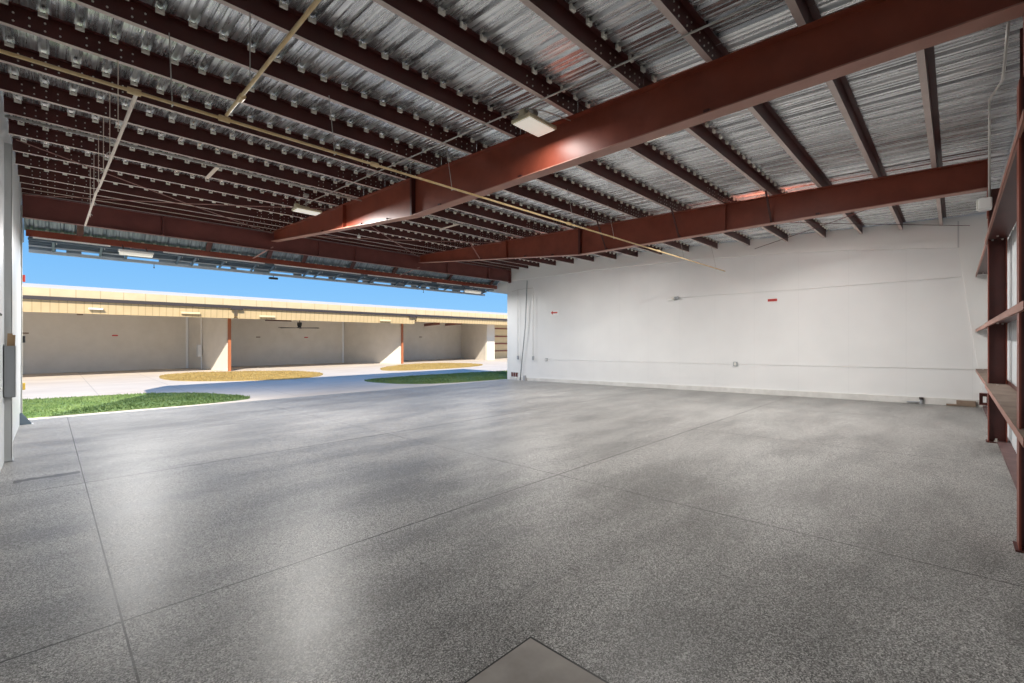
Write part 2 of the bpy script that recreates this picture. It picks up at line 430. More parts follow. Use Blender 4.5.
for i, y in enumerate(PY):
    for k, (xa, xb, bay) in enumerate(spans):
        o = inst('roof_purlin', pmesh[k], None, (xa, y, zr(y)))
        tag(o, 'dark red purlin, %s from the back wall, %s' % (ord_(i), bay), 'purlin', 'roof purlins')
        n0 = math.ceil((xa + .03 + .05)/.27)
        while y > 2.5 and -.05 + .27*n0 < xb - .03:
            inst('roof_clip', clip_me, o, (-.05 + .27*n0 - xa, 0, 0)); n0 += 1
        cols = []
        st = [.20, .31, .42, .53, .73, .83, 1.01, 1.11]
        if k == 0: cols = [s - .0 for s in st] + [(xb-xa) - s + .1 for s in st]
        elif k == 1: cols = [s - .1 for s in st] + [(xb-xa) - s + .1 for s in st]
        else: cols = [s - .1 for s in st]
        if y < 1.5 or (k > 0 and y < 3): cols = []
        for cx in cols:
            for cz in (.045, .125):
                inst('lap_bolt', bolt_me, o, (cx, -.001, cz))

# purlin seats above the header towards the eave
for nm, y, zt in (('eave_purlin', 16.35, 0),):
    o = MB().ext([(0,0),(.07,0),(.07,.003),(.003,.003),(.003,HP-.004),(-.06,HP-.004),(-.06,HP-.007),(0,HP-.007)], 'x', XL+.02, XR-.08).build('eave_purlin', M['maroon'], None, (0, y, zr(y)))
    tag(o, 'dark red purlin outside the header beam under the canopy roof', 'purlin')

# ------------------------------------------------------------------ canopy, door track channel, folded door
def hood():
    (ya, za), (yb, zb) = (15.58, 5.16), (16.52, 4.355)
    prof = [(-.045,0),(-.022,.032),(.022,.032),(.045,0),(.095,0),(.102,.008),(.118,.008),(.125,0),(.165,0),(.172,.008),(.188,.008),(.195,0)]
    xs = []; k = -2
    while -.05+.27*k < XR: 
        xs += [(min(max(-.05+.27*k+a, XL+.02), XR-.02), b) for a, b in prof]; k += 1
    mb = MB(); n = len(xs)
    for y, z in ((ya,za),(yb,zb)):
        for x, b in xs: mb.v.append((x, y, z+b))
    for y, z in ((ya,za+.0015),(yb,zb+.0015)):
        for x, b in xs: mb.v.append((x, y, z+b))
    for i in range(n-1): mb.f += [(i,i+1,n+i+1,n+i),(2*n+i,3*n+i,3*n+i+1,2*n+i+1)]
    o = mb.build('door_hood', M['hood']); tag(o, 'ribbed galvanised hood sloping down behind the header beam to the door track', 'hood')
    c = MB().box(-.035,-.02,0,.035,.0,.035).mesh('hood_clip', M['clip'])
    for i in range(60):
        x = -.05+.27*i
        if x < XR-.1: inst('hood_clip', c, o, (x, 16.46, 4.365))
hood()
DC = empty('door_track_channel', (7.6, 16.42, 4.30)); tag(DC, 'long dark red channel hung on short drops outside the header beam', 'channel')
DO = (7.6, 16.42, 4.30)
lx(MB().ext([(16.38,4.20),(16.46,4.20),(16.46,4.215),(16.395,4.215),(16.395,4.345),(16.46,4.345),(16.46,4.36),(16.38,4.36)], 'x', XL+.05, XR-.06), 'channel', M['oxide'], DC, DO)
for x in (.55, 3.39, 5.10, 6.23, 8.01, 9.81, 12.62, 15.2):
    lx(MB().bar((x, 15.60, 5.02), (x, 16.40, 4.36), .13, .05, Vector((1,0,0))), 'canopy_arm', M['maroon'], DC, DO)
for x0, x1 in ((-.3,1.15),(2.3,5.0),(5.3,8.4),(8.7,11.7),(12.0,13.4),(13.9,15.5)):
    lx(MB().box(x0, 16.40, 4.165, x1, 16.43, 4.198), 'flashing_strip', M['white2'], DC, DO)
# slanting stays from the rafters to the track
for x in (XA, XB):
    o = MB().bar((x-.05, YH-.12, 4.56), (x-.32, 16.38, 4.30), .05, .006, Vector((1,0,0))).build('door_frame_stay', M['pink_primer'])
    tag(o, 'pale red slanting stay under the header beam at the end of the %s rafter' % ('nearest' if x == XA else 'second'), 'brace')

BD = empty('bifold_door', (7.6, 17.0, 4.0)); BO = (7.6, 17.0, 4.0)
tag(BD, 'raised folding hangar door with dark blue grey truss frame, above the opening', 'door')
x0, x1 = XL+.08, XR-.08
A0 = (16.62, 4.17); A1 = (17.30, 3.97)      # inner top edge, outer lower edge (y, z)
lx(MB().box(x0, A1[0]-.05, A1[1]-.05, x1, A1[0]+.05, A1[1]+.03), 'bottom_rail', M['bluegrey'], BD, BO)
lx(MB().box(x0, A0[0]-.03, A0[1]-.03, x1, A0[0]+.03, A0[1]+.03), 'top_rail', M['darkframe'], BD, BO)
for yy, zz in ((16.97,4.14),(17.14,4.075),(16.80,4.20)):
    lx(MB().box(x0, yy-.02, zz-.018, x1, yy+.02, zz+.018), 'middle_rail', M['bluegrey'] if yy > 17 else M['darkframe'], BD, BO)
k = 0; x = x0 + .45
while x < x1:
    lx(MB().bar((x, A0[0], A0[1]+.02), (x, A1[0], A1[1]+.02), .05, .05, Vector((1,0,0))), 'stile', M['darkframe'], BD, BO)
    lx(MB().tube([(x+.06, 16.68, 4.10), (x+.06, 16.68, 4.24)], .012, 6), 'hinge_pin', M['grey_light'], BD, BO)
    x += (.93,.55,1.2,.40,.75)[k % 5]; k += 1
# outer sheet, stops short of the bottom rail so daylight shows through the slots
lx(MB().box(x0, 17.26, 4.065, x1, 17.27, 4.66), 'outer_sheet', M['doorsheet'], BD, BO)
xs = x0
random.seed(3)
while xs < x1 - .5:
    w = random.choice((.5,.7,.9,1.3))
    lx(MB().box(xs, 17.255, 4.0, min(xs+random.choice((.18,.3,.5)), x1), 17.262, 4.07), 'closure_plate', M['doorsheet'], BD, BO); xs += w
# lamps under the canopy
def strip_light(xa, xb, y, z, label):
    L = empty('strip_light', ((xa+xb)/2, y, z)); tag(L, label, 'light', None); w = (xb-xa)/2
    MB().bbox(-w,-.09,.0,w,.09,.06,.012).build('housing', M['white_h'], L)
    MB().bbox(-w+.02,-.10,-.07,w-.02,.08,.0,.02).build('lens', M['lens'], L)
    for sx in (-1, 1): MB().bar((sx*(w-.12),0,.05),(sx*(w-.12),.50,4.26-z),.025,.005,Vector((1,0,0))).build('bracket', M['maroon'], L)
strip_light(1.27, 2.01, 15.9, 3.98, 'long white strip light above the doorway, on the side near the grey box')
strip_light(13.2, 14.1, 15.9, 3.88, 'long white strip light above the doorway, near the white wall')
# small things under the door edge
def floodlight(x, label):
    f = empty('door_floodlight', (x, 17.30, 3.92)); tag(f, label, 'light')
    MB().bbox(-.14,-.06,-.13,.14,.06,-.06,.012).build('housing', M['black'], f)
    MB().tube([(0,0,0.0),(0,0,-.07)], .012, 6).build('stem', M['black'], f)
floodlight(5.55, 'small black floodlight hanging below the edge of the raised door')
for x, w in ((2.2,'beside the first strip light'),(11.9,'halfway to the second strip light')):
    o = MB().tube([(x,17.3,3.92),(x,17.3,3.82)], .009, 6).tube([(x,17.3,3.83),(x,17.3,3.80)], .02, 6).build('door_latch_pin', M['gutter'])
    tag(o, 'short grey latch pin below the raised door, %s' % w, 'pin')

# ------------------------------------------------------------------ pipes and rods
def bent(points, r=.12, n=5):
    P = [Vector(p) for p in points]; out = [P[0]]
    for a, b, c in zip(P, P[1:], P[2:]):
        u = (a-b).normalized(); w = (c-b).normalized(); rr = min(r, (a-b).length/2, (c-b).length/2)
        for i in range(n+1):
            t = i/n; out.append((b+u*rr)*(1-t)**2 + b*2*t*(1-t) + (b+w*rr)*t*t)
    return out + [P[-1]]
zp = 3.93
MP = empty('sprinkler_main_pipe', (7, 5.48, zp)); tag(MP, 'long yellowed pipe crossing the whole bay below the roof purlins', 'pipe')
PO = (7, 5.48, zp)
lx(MB().tube([(XL+.02,5.48,zp),(15.62,5.44,zp-.02)], .016, 10), 'pipe', M['pipe'], MP, PO)
for x in (.55, 1.28, 3.0, 7.2, 11.0):
    lx(MB().tube([(x-.05,5.48,zp),(x+.05,5.48,zp)], .031, 10), 'coupling', M['pipe'], MP, PO)
for x, yy in ((.84,5.68),(2.47,5.68),(4.30,5.68),(7.4,5.68),(8.9,5.68),(12.6,5.68),(15.0,5.68)):
    lx(MB().tube([(x,5.50,zp+.02),(x,5.66,zr(5.68)+.02)], .0055, 6).tube([(x,5.45,zp-.022),(x,5.51,zp-.022),(x,5.51,zp+.03)], .006, 6), 'hanger_rod', M['conduit'], MP, PO)
BP = empty('sprinkler_branch_pipe', (1.30, 2.5, zp)); tag(BP, 'yellowed branch pipe running from the back wall to the long main pipe', 'pipe', 'sprinkler branch pipes')
BO2 = (1.30, 2.5, zp)
lx(MB().tube([(1.31,YB+.1,zp+.03),(1.29,5.44,zp+.03)], .016, 10), 'pipe', M['pipe'], BP, BO2)
lx(MB().tube([(1.3,4.9,zp+.03),(1.3,5.0,zp+.03)], .03, 10), 'coupling', M['pipe'], BP, BO2)
for y in (.98, 2.66, 4.68):
    lx(MB().tube([(1.30,y,zp+.04),(1.30,y,zr(y))], .0055, 6), 'hanger_rod', M['conduit'], BP, BO2)
BQ = empty('sprinkler_branch_pipe', (.5, 9, zp)); tag(BQ, 'pale branch pipe sagging from the main pipe to the door header beam', 'pipe', 'sprinkler branch pipes')
BO3 = (.5, 9, zp)
lx(MB().tube([(.57,5.50,zp),(.555,7.2,zp+.015),(.53,9.2,zp+.02),(.50,9.5,zp-.03),(.49,12.35,zp-.03)], .016, 10), 'pipe', M['pipe2'], BQ, BO3)
for y in (6.65, 7.65, 8.62, 9.55, 10.6, 11.62):
    lx(MB().tube([(.53,y,zp),(.53,y,zr(y))], .0055, 6), 'hanger_rod', M['pipe2'], BQ, BO3)
    lx(MB().tube([(.53-.03,y,zp+.035),(.53,y,zp+.07),(.53+.03,y,zp+.035)], .006, 6), 'hanger_loop', M['conduit'], BQ, BO3)
# conduits under the purlins
for dz, dy, w in ((0,.06,'upper'),(-.03,.02,'lower')):
    o = MB().tube([(XL+.02, 9.60+dy, zr(9.6)-.015+dz),(XB-.15, 9.62+dy, zr(9.6)-.015+dz)], .013, 8).build('electrical_conduit', M['conduit'], smooth=True)
    tag(o, '%s of the two thin conduits running along a purlin parallel to the doorway' % w, 'conduit', 'conduits along the purlin')
o = MB().tube([(4.25, .05, zr(.05)-.02),(4.25, 3.70, zr(3.7)-.03),(4.28,3.95,zr(3.8)-.03),(4.24, 4.2, zr(4.2)-.03),(4.24, 11.1, zr(11.1)-.02)], .011, 8).build('electrical_conduit', M['conduit'], smooth=True)
tag(o, 'thin grey conduit linking the two hanging lights across the purlins', 'conduit')
o = MB().tube(bent([(4.28,3.95,zr(3.9)-.03),(4.45,3.82,zr(3.8)-.03),(XA-.03,3.72,zr(3.7)-.03)]), .008, 8).build('light_cable', M['conduit'], smooth=True)
tag(o, 'short grey cable curving from the nearer hanging light to the big rafter', 'cable')
for x, w in ((2.18,'in the bay with the hanging lights'),(7.91,'in the middle bay')):
    o = MB().ext([(-.03,0),(.03,0),(.03,-.02),(.024,-.02),(.024,-.006),(-.024,-.006),(-.024,-.02),(-.03,-.02)], 'y', 9.62, 10.66).build('strut_channel', M['pipe2'], None, (x, 0, zr(10)+.005))
    tag(o, 'short pale strut channel between two purlins, %s' % w, 'channel')
# roof rod bracing
rods = [((-.38,10.8,4.84),(4.9,YH-.1,4.98),'from the white jamb side to the far end of the nearest rafter'),
        ((4.9,10.9,4.84),(-.40,YH-.1,4.98),'rising from the nearest rafter towards the grey box side of the header'),
        ((XA+.1,10.6,4.80),(XB-.1,YH-.1,4.98),'in the middle bay, running to the far end of the second rafter'),
        ((XB-.1,10.6,4.80),(XA+.1,YH-.1,4.98),'in the middle bay, running back from the second rafter to the header'),
        ((XB+.1,4.6,4.50),(15.5,-.25,4.38),'in the bay by the white wall, ending over the back wall corner'),
        ((XB+.1,-.2,4.38),(15.5,4.5,4.50),'in the bay by the white wall, rising away from the back wall'),]
for a, b, w in rods:
    q = (Vector(a)+Vector(b))/2 - Vector((0,0,.03))
    o = MB().tube([a, q, b], .008, 6).build('brace_rod', M['pink_primer'] if a[1] > 8 else M['maroon'], smooth=True)
    tag(o, 'thin roof rod %s' % w, 'rod')
# small camera-like sensor near the header
o = empty('ceiling_sensor', (6.75, 13.3, 4.85)); tag(o, 'small pale round sensor under the purlins beyond the nearest rafter', 'sensor')
MB().tube([(0,0,.1),(0,0,.02)], .012, 6).build('stem', M['conduit'], o)
me_ = MB().tube([(0,0,.03),(0,0,0),(0,0,-.03)], .05, 12).build('lens', M['white_h'], o)

# ------------------------------------------------------------------ hanging lights
def high_bay(x, y, z, label, ang=0):
    L = empty('high_bay_light', (x, y, z)); tag(L, label, 'light'); L.rotation_euler = (0,0,ang)
    w, d = .27, .165
    MB().bbox(-w,-d,.0,w,d,.045,.012).build('housing', M['housing'], L)
    MB().bbox(-w+.02,-d+.02,-.012,w-.02,d-.02,.002,.006).build('lens', M['lens'], L)
    MB().bbox(-w+.02,-.08,.045,w*.1,.06,.095,.008).box(-w-.0,-.07,.045,-w+.09,.02,.12).build('driver_box', M['housing'], L)
    zt = zr(y) - z - .03
    MB().tube([(-.02,0,.05),(-.02,0,zt)], .013, 8).build('hanger_rod', M['conduit'], L)
    MB().bbox(-.07,-.045,zt-.03,.03,.045,zt+.03,.008).build('junction_box', M['conduit'], L)
    return L
high_bay(4.46, 3.96, 4.42, 'rectangular white hanging light in front of the nearest big rafter')
high_bay(3.98, 10.25, 4.46, 'small white hanging light at the far end of the nearest rafter')
LA, LB, LC, LD, LF = 18, 400, 150, 310, 270
def area(x, y, z, sx, sy, e, col=(1,.97,.93), rot=(0,0,0), spread=PI):
    l = bpy.data.lights.new('lamp', 'AREA'); l.shape = 'RECTANGLE'; l.size = sx; l.size_y = sy; l.energy = e; l.color = col; l.spread = spread
    o = bpy.data.objects.new('lamp', l); COL.objects.link(o); o.location = (x,y,z); o.rotation_euler = rot; return o
high_bay(5.95, 3.12, 4.56, 'added rectangular fill light in the middle bay, unseen behind the nearest big rafter')  # this and the next two: unseen fill lights added to brighten the walls
high_bay(11.2, 3.12, 4.58, 'added rectangular fill light unseen behind the second rafter, nearer the back wall')
high_bay(11.2, 10.05, 4.64, 'added rectangular fill light unseen behind the second rafter, nearer the doorway')
area(4.46, 3.96, 4.40, .5, .3, LA)
area(3.98, 10.25, 4.44, .5, .3, LB)
area(5.95, 3.12, 4.545, .5, .3, LC)  # from here, lamps of the three added fill lights
area(11.2, 3.12, 4.565, .5, .3, LD)
area(11.2, 10.05, 4.625, .5, .3, LF)
area(1.64, 15.9, 3.90, .7, .12, 380)
area(13.65, 15.9, 3.80, .8, .12, 90)

# ------------------------------------------------------------------ things on the white wall
xw = XR
def wallbox(name, y, z, wy, wz, d, m, label, cat, extra=None):
    o = empty(name, (xw, y, z)); tag(o, label, cat)
    MB().bbox(-d,-wy/2,-wz/2,0,wy/2,wz/2,min(.008,d/4)).build('box', m, o)
    if extra: extra(o)
    return o
def outlet_face(o):
    MB().box(-.062,-.035,-.05,-.055,.035,.05).build('cover_plate', M['zinc'], o)
wallbox('outlet_box', 13.2, .76, .12, .14, .055, M['grey_paint'], 'small grey outlet box low on the white wall near the doorway', 'outlet', outlet_face)
wallbox('outlet_box', 5.14, .85, .12, .14, .055, M['grey_paint'], 'small grey outlet box low on the white wall, halfway along it', 'outlet', outlet_face)
# conduits on the wall
def wconduit(name, pts, label, m=M['white2'], r=.012):
    r = .004
    o = MB().tube(pts, r, 8).build(name, m, smooth=True); tag(o, label, 'conduit')
wconduit('wall_conduit', [(xw-.02,13.2,.76),(xw-.02,-.4,.91)], 'thin white horizontal conduit low on the white wall between the outlet boxes', M['white2'], .011)
wconduit('wall_conduit', [(xw-.02,7.1,3.15),(xw-.02,3.8,3.14),(xw-.02,-.12,3.18)], 'thin white conduit high on the wall from the emergency light to the corner', M['white2'], .011)
E_ = empty('emergency_light', (xw, 7.25, 3.13)); tag(E_, 'white emergency light with dark lamp head high on the white wall', 'light')
MB().bbox(-.09,-.05,-.08,0,.20,.06,.012).build('housing', M['white_h'], E_)
MB().tube([(-.10,-.10,0),(-.10,-.22,.01)], .05, 10).build('lamp_head', M['grey_paint'], E_)
MB().tube([(-.10,.02,.0),(-.10,-.08,.02)], .045, 10).build('lamp_head', M['zinc'], E_)
# red warning sign with lettering, red arrow sign
sg = empty('warning_sign', (xw, 4.06, 2.87)); tag(sg, 'small red rectangular warning sign high on the white wall', 'sign')
MB().box(-.012,-.13,-.038,-.0,.13,.038).build('plate', M['redsign'], sg)
mb = MB()
for k in range(7): mb.box(-.0145, -.11+k*.032, -.014, -.012, -.090+k*.032, .014)
mb.build('lettering', mat('sign_dark_lettering', (.25,.03,.03), .5), sg)
sg = empty('arrow_sign', (xw, 12.78, 2.86)); tag(sg, 'tiny red arrow sign on the white wall near the doorway', 'sign')
MB().box(-.006,-.26,-.12,0,.20,.12).build('plate', M['white2'], sg)
MB().ext([(.17,0),(.06,.09),(.06,.03),(-.2,.03),(-.2,-.03),(.06,-.03),(.06,-.09)], 'x', -.012, -.006).build('arrow', M['redsign'], sg)
# pull cords
def cord(y, label, ztop=4.05):
    c = empty('pull_cord', (xw-.12, y, ztop)); tag(c, label, 'cord', 'door pull cords')
    MB().tube([(0,0,0),(0,0,-3.17)], .014, 6).build('cord', M['conduit'], c)
    MB().bbox(-.035,-.045,-3.33,.035,.045,-3.15,.01).build('handle', M['grey_paint'], c)
cord(14.88, 'grey pull cord with handle hanging by the doorway edge of the white wall')
cord(13.92, 'grey pull cord with handle on the white wall, farther from the doorway')
o = MB().tube([(xw-.12,15.3,3.98),(xw-.12,14.88,4.05),(xw-.12,13.92,4.05)], .010, 6).build('cord_rail', M['conduit']); tag(o, 'thin grey rail joining the tops of the two pull cords', 'rail')
o = MB().tube([(xw-.16,14.25,4.42),(xw-.14,14.40,2.2),(xw-.08,14.78,-.25)], .024, 8).build('leaning_pole', M['grey_paint'], smooth=True); tag(o, 'slightly leaning grey pole against the white wall between the two pull cords', 'pole')
# louvred vent
v = empty('wall_vent', (xw, 15.2, -.02)); tag(v, 'small brown two panel vent low on the white wall at the doorway corner', 'vent')
MB().box(-.03,-.24,-.13,0,.24,.13).build('vent_frame', M['grey_light'], v)
for s in (-1, 0, 1):
    mb = MB().box(-.035,s*.15-.06,-.10,-.03,s*.15+.06,.10)
    for k in range(5): mb.box(-.045,s*.15-.055,-.09+k*.04,-.035,s*.15+.055,-.075+k*.04)
    mb.build('louvre', M['rust'], v)
d = empty('door_stop', (xw-.12, 14.45, zf(14.45))); tag(d, 'small dark floor stop standing by the foot of the white wall', 'stop')
MB().ext([(-.07,0),(.07,0),(.05,.16),(.03,.24),(-.03,.24),(-.05,.16)], 'x', -.05, .05).build('post', M['grey_paint'], d)
MB().box(-.08,-.1,0,.08,.1,.015).build('base_plate', M['grey_paint'], d)
o = MB().bbox(xw-.10,15.02,-.20,xw-.02,15.10,-.12,.01).build('junction_box', M['white_h']); tag(o, 'tiny white junction box beside the foot of the leaning pole', 'box')
# base-of-wall bits near the far corner
p = empty('pipe_stub', (xw-.10, .62, zf(.6))); tag(p, 'short dark pipe stub at the foot of the white wall', 'pipe')
MB().tube([(0,0,0),(0,0,.16)], .03, 10).build('pipe', M['grey_paint'], p); MB().tube([(0,0,.11),(0,0,.17)], .045, 8).build('cap', M['gutter'], p)
MB().tube([(0,.0,.05),(.02,.28,.03)], .018, 8).build('outlet', M['grey_paint'], p)
o = MB().bbox(xw-.12,-.36,0.006,xw-.055,-.02,.145,.008).box(xw-.16,-.02,.006,xw-.055,.16,.04).build('wooden_block', M['brown']); tag(o, 'brown wooden block on the floor in the corner of white wall', 'block')
q = empty('electrical_box', (xw-.2, -.50, .22)); tag(q, 'dark red open electrical box in the corner behind the wall column', 'box')
MB().box(-.05,-.09,-.14,.05,.09,-.13).box(-.05,-.09,.13,.05,.09,.14).box(-.05,-.09,-.14,.05,-.08,.14).box(-.05,.08,-.14,.05,.09,.14).box(.04,-.09,-.14,.05,.09,.14).build('box', M['rust'], q)
MB().bbox(-.04,-.03,-.08,.03,.03,.06,.008).build('switch', M['white_h'], q)
# vertical seam piece above the cladding corner
o = MB().box(xw-.085,-.07,3.90,xw-.07,-.04,4.55).build('corner_strip', M['grey_light']); tag(o, 'thin vertical grey strip high on the white wall below the roof', 'strip')

# ------------------------------------------------------------------ conduit and exit lamp on the back wall
EL = empty('wall_lamp', (7.52, -.24, 3.17)); tag(EL, 'white boxy lamp hanging at the end of a bent conduit beside the second column', 'light')
MB().bbox(-.07,-.06,-.065,.07,.05,.065,.015).build('housing', M['white_h'], EL)
MB().bbox(-.06,.05,-.055,.06,.065,.055,.006).build('lens', M['lens_off'], EL)
o = MB().tube(bent([(5.22,-.30,4.12),(5.86,-.30,3.90),(7.52,-.28,4.36),(7.52,-.28,3.22)], .10), .011, 8).build('wall_conduit', M['conduit'], smooth=True)
tag(o, 'pale bent conduit dropping to the boxy lamp by the second column', 'conduit')

# ------------------------------------------------------------------ left wall things
C_ = empty('jamb_column', (-.47, 10.1, zf(10.1))); tag(C_, 'grey steel column against the side wall below the grey box', 'column')
MB().box(0,-.12,.0,.075,-.11,4.7).box(0,.11,0,.075,.12,4.7).box(.069,-.12,0,.075,.12,4.7).build('post', M['grey_light'], C_)
MB().box(0,-.15,0,.09,.15,.015).build('base_plate', M['grey_paint'], C_)
P_ = empty('document_box', (-.475, 9.835, .79)); tag(P_, 'grey metal document box on the side wall with papers sticking out', 'box')
MB().box(.01,-.14,0,.125,.14,.006).box(.01,-.14,0,.015,.14,.76).box(.12,-.14,0,.125,.14,.74).box(.01,-.14,0,.125,-.135,.74).box(.01,.135,0,.125,.14,.74).build('box', M['grey_paint'], P_)
MB().bar((.05,-.05,.2),(.07,-.06,.92), .05, .004, Vector((1,0,0))).build('paper', M['paper'], P_)
MB().bar((.07,.02,.2),(.09,.04,.90), .06, .004, Vector((1,0,0))).build('paper', M['paper'], P_)
for z, w, m in ((1.97,'black',M['black']),(.98,'grey',M['conduit'])):
    o = MB().tube(bent([(-.47,6.2,z),(-.45,6.4,z),(-.45,9.0,z-.02),(-.47,9.3,z-.02)],.05), .010, 8).build('wall_cable', m, smooth=True)
    tag(o, 'short %s cable along the side wall %s the document box' % (w, 'above' if z > 1.5 else 'beside'), 'cable')
J_ = empty('door_jamb', (-.44, 15.35, zf(15.3))); tag(J_, 'white door jamb post at the open side of the side wall', 'post')
MB().box(-.12,-.05,0,-.02,.07,5.0).box(-.03,-.05,0,-.015,.07,5.0).build('post', M['grey_light'], J_)
MB().box(-.015,-.04,.0,-.005,.05,5.0).build('guide_rail', M['zinc'], J_)
F_ = empty('jamb_foot', (-.47, 14.9, zf(14.9)+.003)); tag(F_, 'triangular grey metal foot at the bottom of the door jamb', 'bracket')
MB().ext([(0,0),(.19,0),(.03,.26),(0,.26)], 'y', -.01, .01).build('gusset', M['darkframe'], F_)
MB().ext([(0,0),(.19,0),(.03,.26),(0,.26)], 'y', -.16, -.14).build('gusset', M['darkframe'], F_)
MB().box(0,-.18,0,.21,.05,.008).build('base_plate', M['grey_light'], F_)
for z, nm, m, lab, cat in ((3.05,'signal_lamp',M['redsign'],'small red signal lamp on the outer edge of the jamb','light'),(1.64,'control_switch',M['black'],'small black control switch on the door jamb','switch'),(.55,'reflector_tag',M['yellow'],'small yellow reflector tag low on the door jamb','tag')):
    o = empty(nm, (-.445, 15.42, z)); tag(o, lab, cat)
    MB().bbox(0,-.05,-.08,.045,.03,.08,.012).build('housing', m, o); MB().box(-.012,-.03,-.05,.0,.02,.05).build('bracket', M['zinc'], o)

# ------------------------------------------------------------------ outside: grass islands
def island(poly, m, label, n, hgt, name):
    soil = MB()
    def inside(x, y):
        c = False; j = len(poly)-1
        for i in range(len(poly)):
            if (poly[i][1] > y) != (poly[j][1] > y) and x < (poly[j][0]-poly[i][0])*(y-poly[i][1])/(poly[j][1]-poly[i][1])+poly[i][0]: c = not c
            j = i
        return c
    mb = MB(); np_ = len(poly)
    mb.v = [(x,y,GZ-.02) for x,y in poly] + [(x,y,GZ+.012) for x,y in poly]
    mb.f = [tuple(range(np_, 2*np_))] + [(i,(i+1)%np_,(i+1)%np_+np_,i+np_) for i in range(np_)]
    bx0, bx1 = min(p[0] for p in poly), max(p[0] for p in poly); by0, by1 = min(p[1] for p in poly), max(p[1] for p in poly)
    k = 0; fstart = len(mb.f)
    while k < n:
        x, y = random.uniform(bx0,bx1), random.uniform(by0,by1)
        if not inside(x, y): continue
        k += 1
        h = hgt*random.uniform(.5,1.2)*(1+.35*math.sin(x*1.7)*math.sin(y*2.3)); a = random.uniform(0, PI); w = random.uniform(.012,.022)
        dx, dy = math.cos(a)*w, math.sin(a)*w; lx_, ly_ = random.uniform(-.6,.6)*h, random.uniform(-.6,.6)*h
        o = len(mb.v)
        mb.v += [(x-dx,y-dy,GZ+.01),(x+dx,y+dy,GZ+.01),(x+lx_,y+ly_,GZ+.01+h)]
        mb.f.append((o,o+1,o+2))
    me = bpy.data.meshes.new(name); me.from_pydata(mb.v, [], mb.f); me.materials.append(M['soil'] if m is M['grass_g'] else m); me.materials.append(m)
    for i, p in enumerate(me.polygons):
        if i >= fstart: p.material_index = 1
        elif m is M['grass_g']: p.material_index = 1
    o = inst(name, me); tag(o, label, 'grass', None, 'stuff'); return o
def blob(pts, it=2):
    P = pts[:]
    for _ in range(it):
        Q = []
        for i in range(len(P)):
            a, b = P[i], P[(i+1)%len(P)]
            Q += [(a[0]*.75+b[0]*.25, a[1]*.75+b[1]*.25), (a[0]*.25+b[0]*.75, a[1]*.25+b[1]*.75)]
        P = Q
    return P
island(blob([(-9,21.6),(-4,21.6),(1.2,21.3),(3.6,20.3),(4.9,17.2),(4.3,16.2),(-.4,16.35),(-9,16.3)]), M['grass_g'], 'green grass island beside the jamb, nearest the doorway', 26000, .05, 'grass')
island(blob([(10.2,19.6),(11.0,21.0),(16.5,21.0),(22,19.8),(34,19.8),(34,16.0),(15.5,15.95),(11.2,16.6)]), M['grass_g'], 'green grass island on the far side of the driveway near the white wall', 30000, .05, 'grass')
island(blob([(3.7,27.2),(4.3,32.2),(6.6,32.6),(10.6,30.6),(11.6,26.6),(9.2,23.2),(5.6,24.6)]), M['grass_y'], 'dry yellow grass island in front of the first partition of the hangar opposite', 16000, .05, 'grass')
island(blob([(14.6,25.2),(15.8,28.5),(19.5,31.6),(23.6,32.2),(25.4,27.5),(21,24.8)]), M['grass_y'], 'dry yellow grass island in front of the second partition of the hangar opposite', 16000, .05, 'grass')
island(blob([(35,31.5),(40,33.2),(46,32.5),(44,29.5),(38,29.5)]), M['grass_y'], 'distant dry yellow grass island beyond the last partition opposite', 6000, .05, 'grass')

# ------------------------------------------------------------------ hangar opposite
O_ = empty('opposite_hangar', (10, 33, GZ)); tag(O_, 'long low tan hangar with three open bays facing across the driveway', 'building')
OO = (10, 33, GZ)
xa, xb = -24, 62
lx(MB().add([(xa,31.2,4.12),(xb,31.2,4.12),(xb,41,5.18),(xa,41,5.18),(xa,50,4.2),(xb,50,4.2),(xa,31.2,4.06),(xb,31.2,4.06),(xa,50,4.14),(xb,50,4.14)],
        [(0,1,2,3),(3,2,5,4),(0,6,7,1),(4,5,9,8),(6,8,9,7),(0,3,4,8,6),(1,7,9,5,2)]), 'roof', M['roof_cream'], O_, OO)
lx(MB().box(xa,31.12,3.72,xb,31.2,4.14), 'fascia', M['tan_seam'], O_, OO)
lx(MB().box(xa,31.0,3.57,xb,31.12,3.74), 'gutter', M['gutter'], O_, OO)
for x0_, x1_ in ((-16,7.8),(8.0,20.6),(20.8,32.0)):
    zb = 2.97 if x0_ < 20 else 3.16
    lx(MB().add([(x0_,31.12,3.62),(x1_,31.12,3.62),(x1_,31.2,zb),(x0_,31.2,zb),(x0_,31.2,3.62),(x1_,31.2,3.62),(x1_,31.28,zb),(x0_,31.28,zb)],
        [(0,1,2,3),(4,7,6,5),(0,4,5,1),(3,2,6,7),(0,3,7,4),(1,5,6,2)]), 'folded_door', M['tan_flute'], O_, OO)
    lx(MB().box(x0_,31.3,zb+.10,x1_,33,zb+.16), 'folded_door_leaf', M['tan'], O_, OO)
for x, z in ((5.6,3.19),(9.6,3.15),(17.9,3.16)):
    lx(MB().bbox(x-.45,31.03,z-.05,x+.45,31.12,z+.06,.01), 'door_patch', M['tan_light'], O_, OO)
lx(MB().bbox(1.35,31.0,3.19,1.9,31.12,3.27,.01), 'soffit_lamp', M['white_h'], O_, OO)
for x in (7.9, 20.3):
    lx(MB().bbox(x-.32,30.92,3.48,x+.32,31.02,3.60,.01), 'gutter_outlet', M['gutter'], O_, OO)
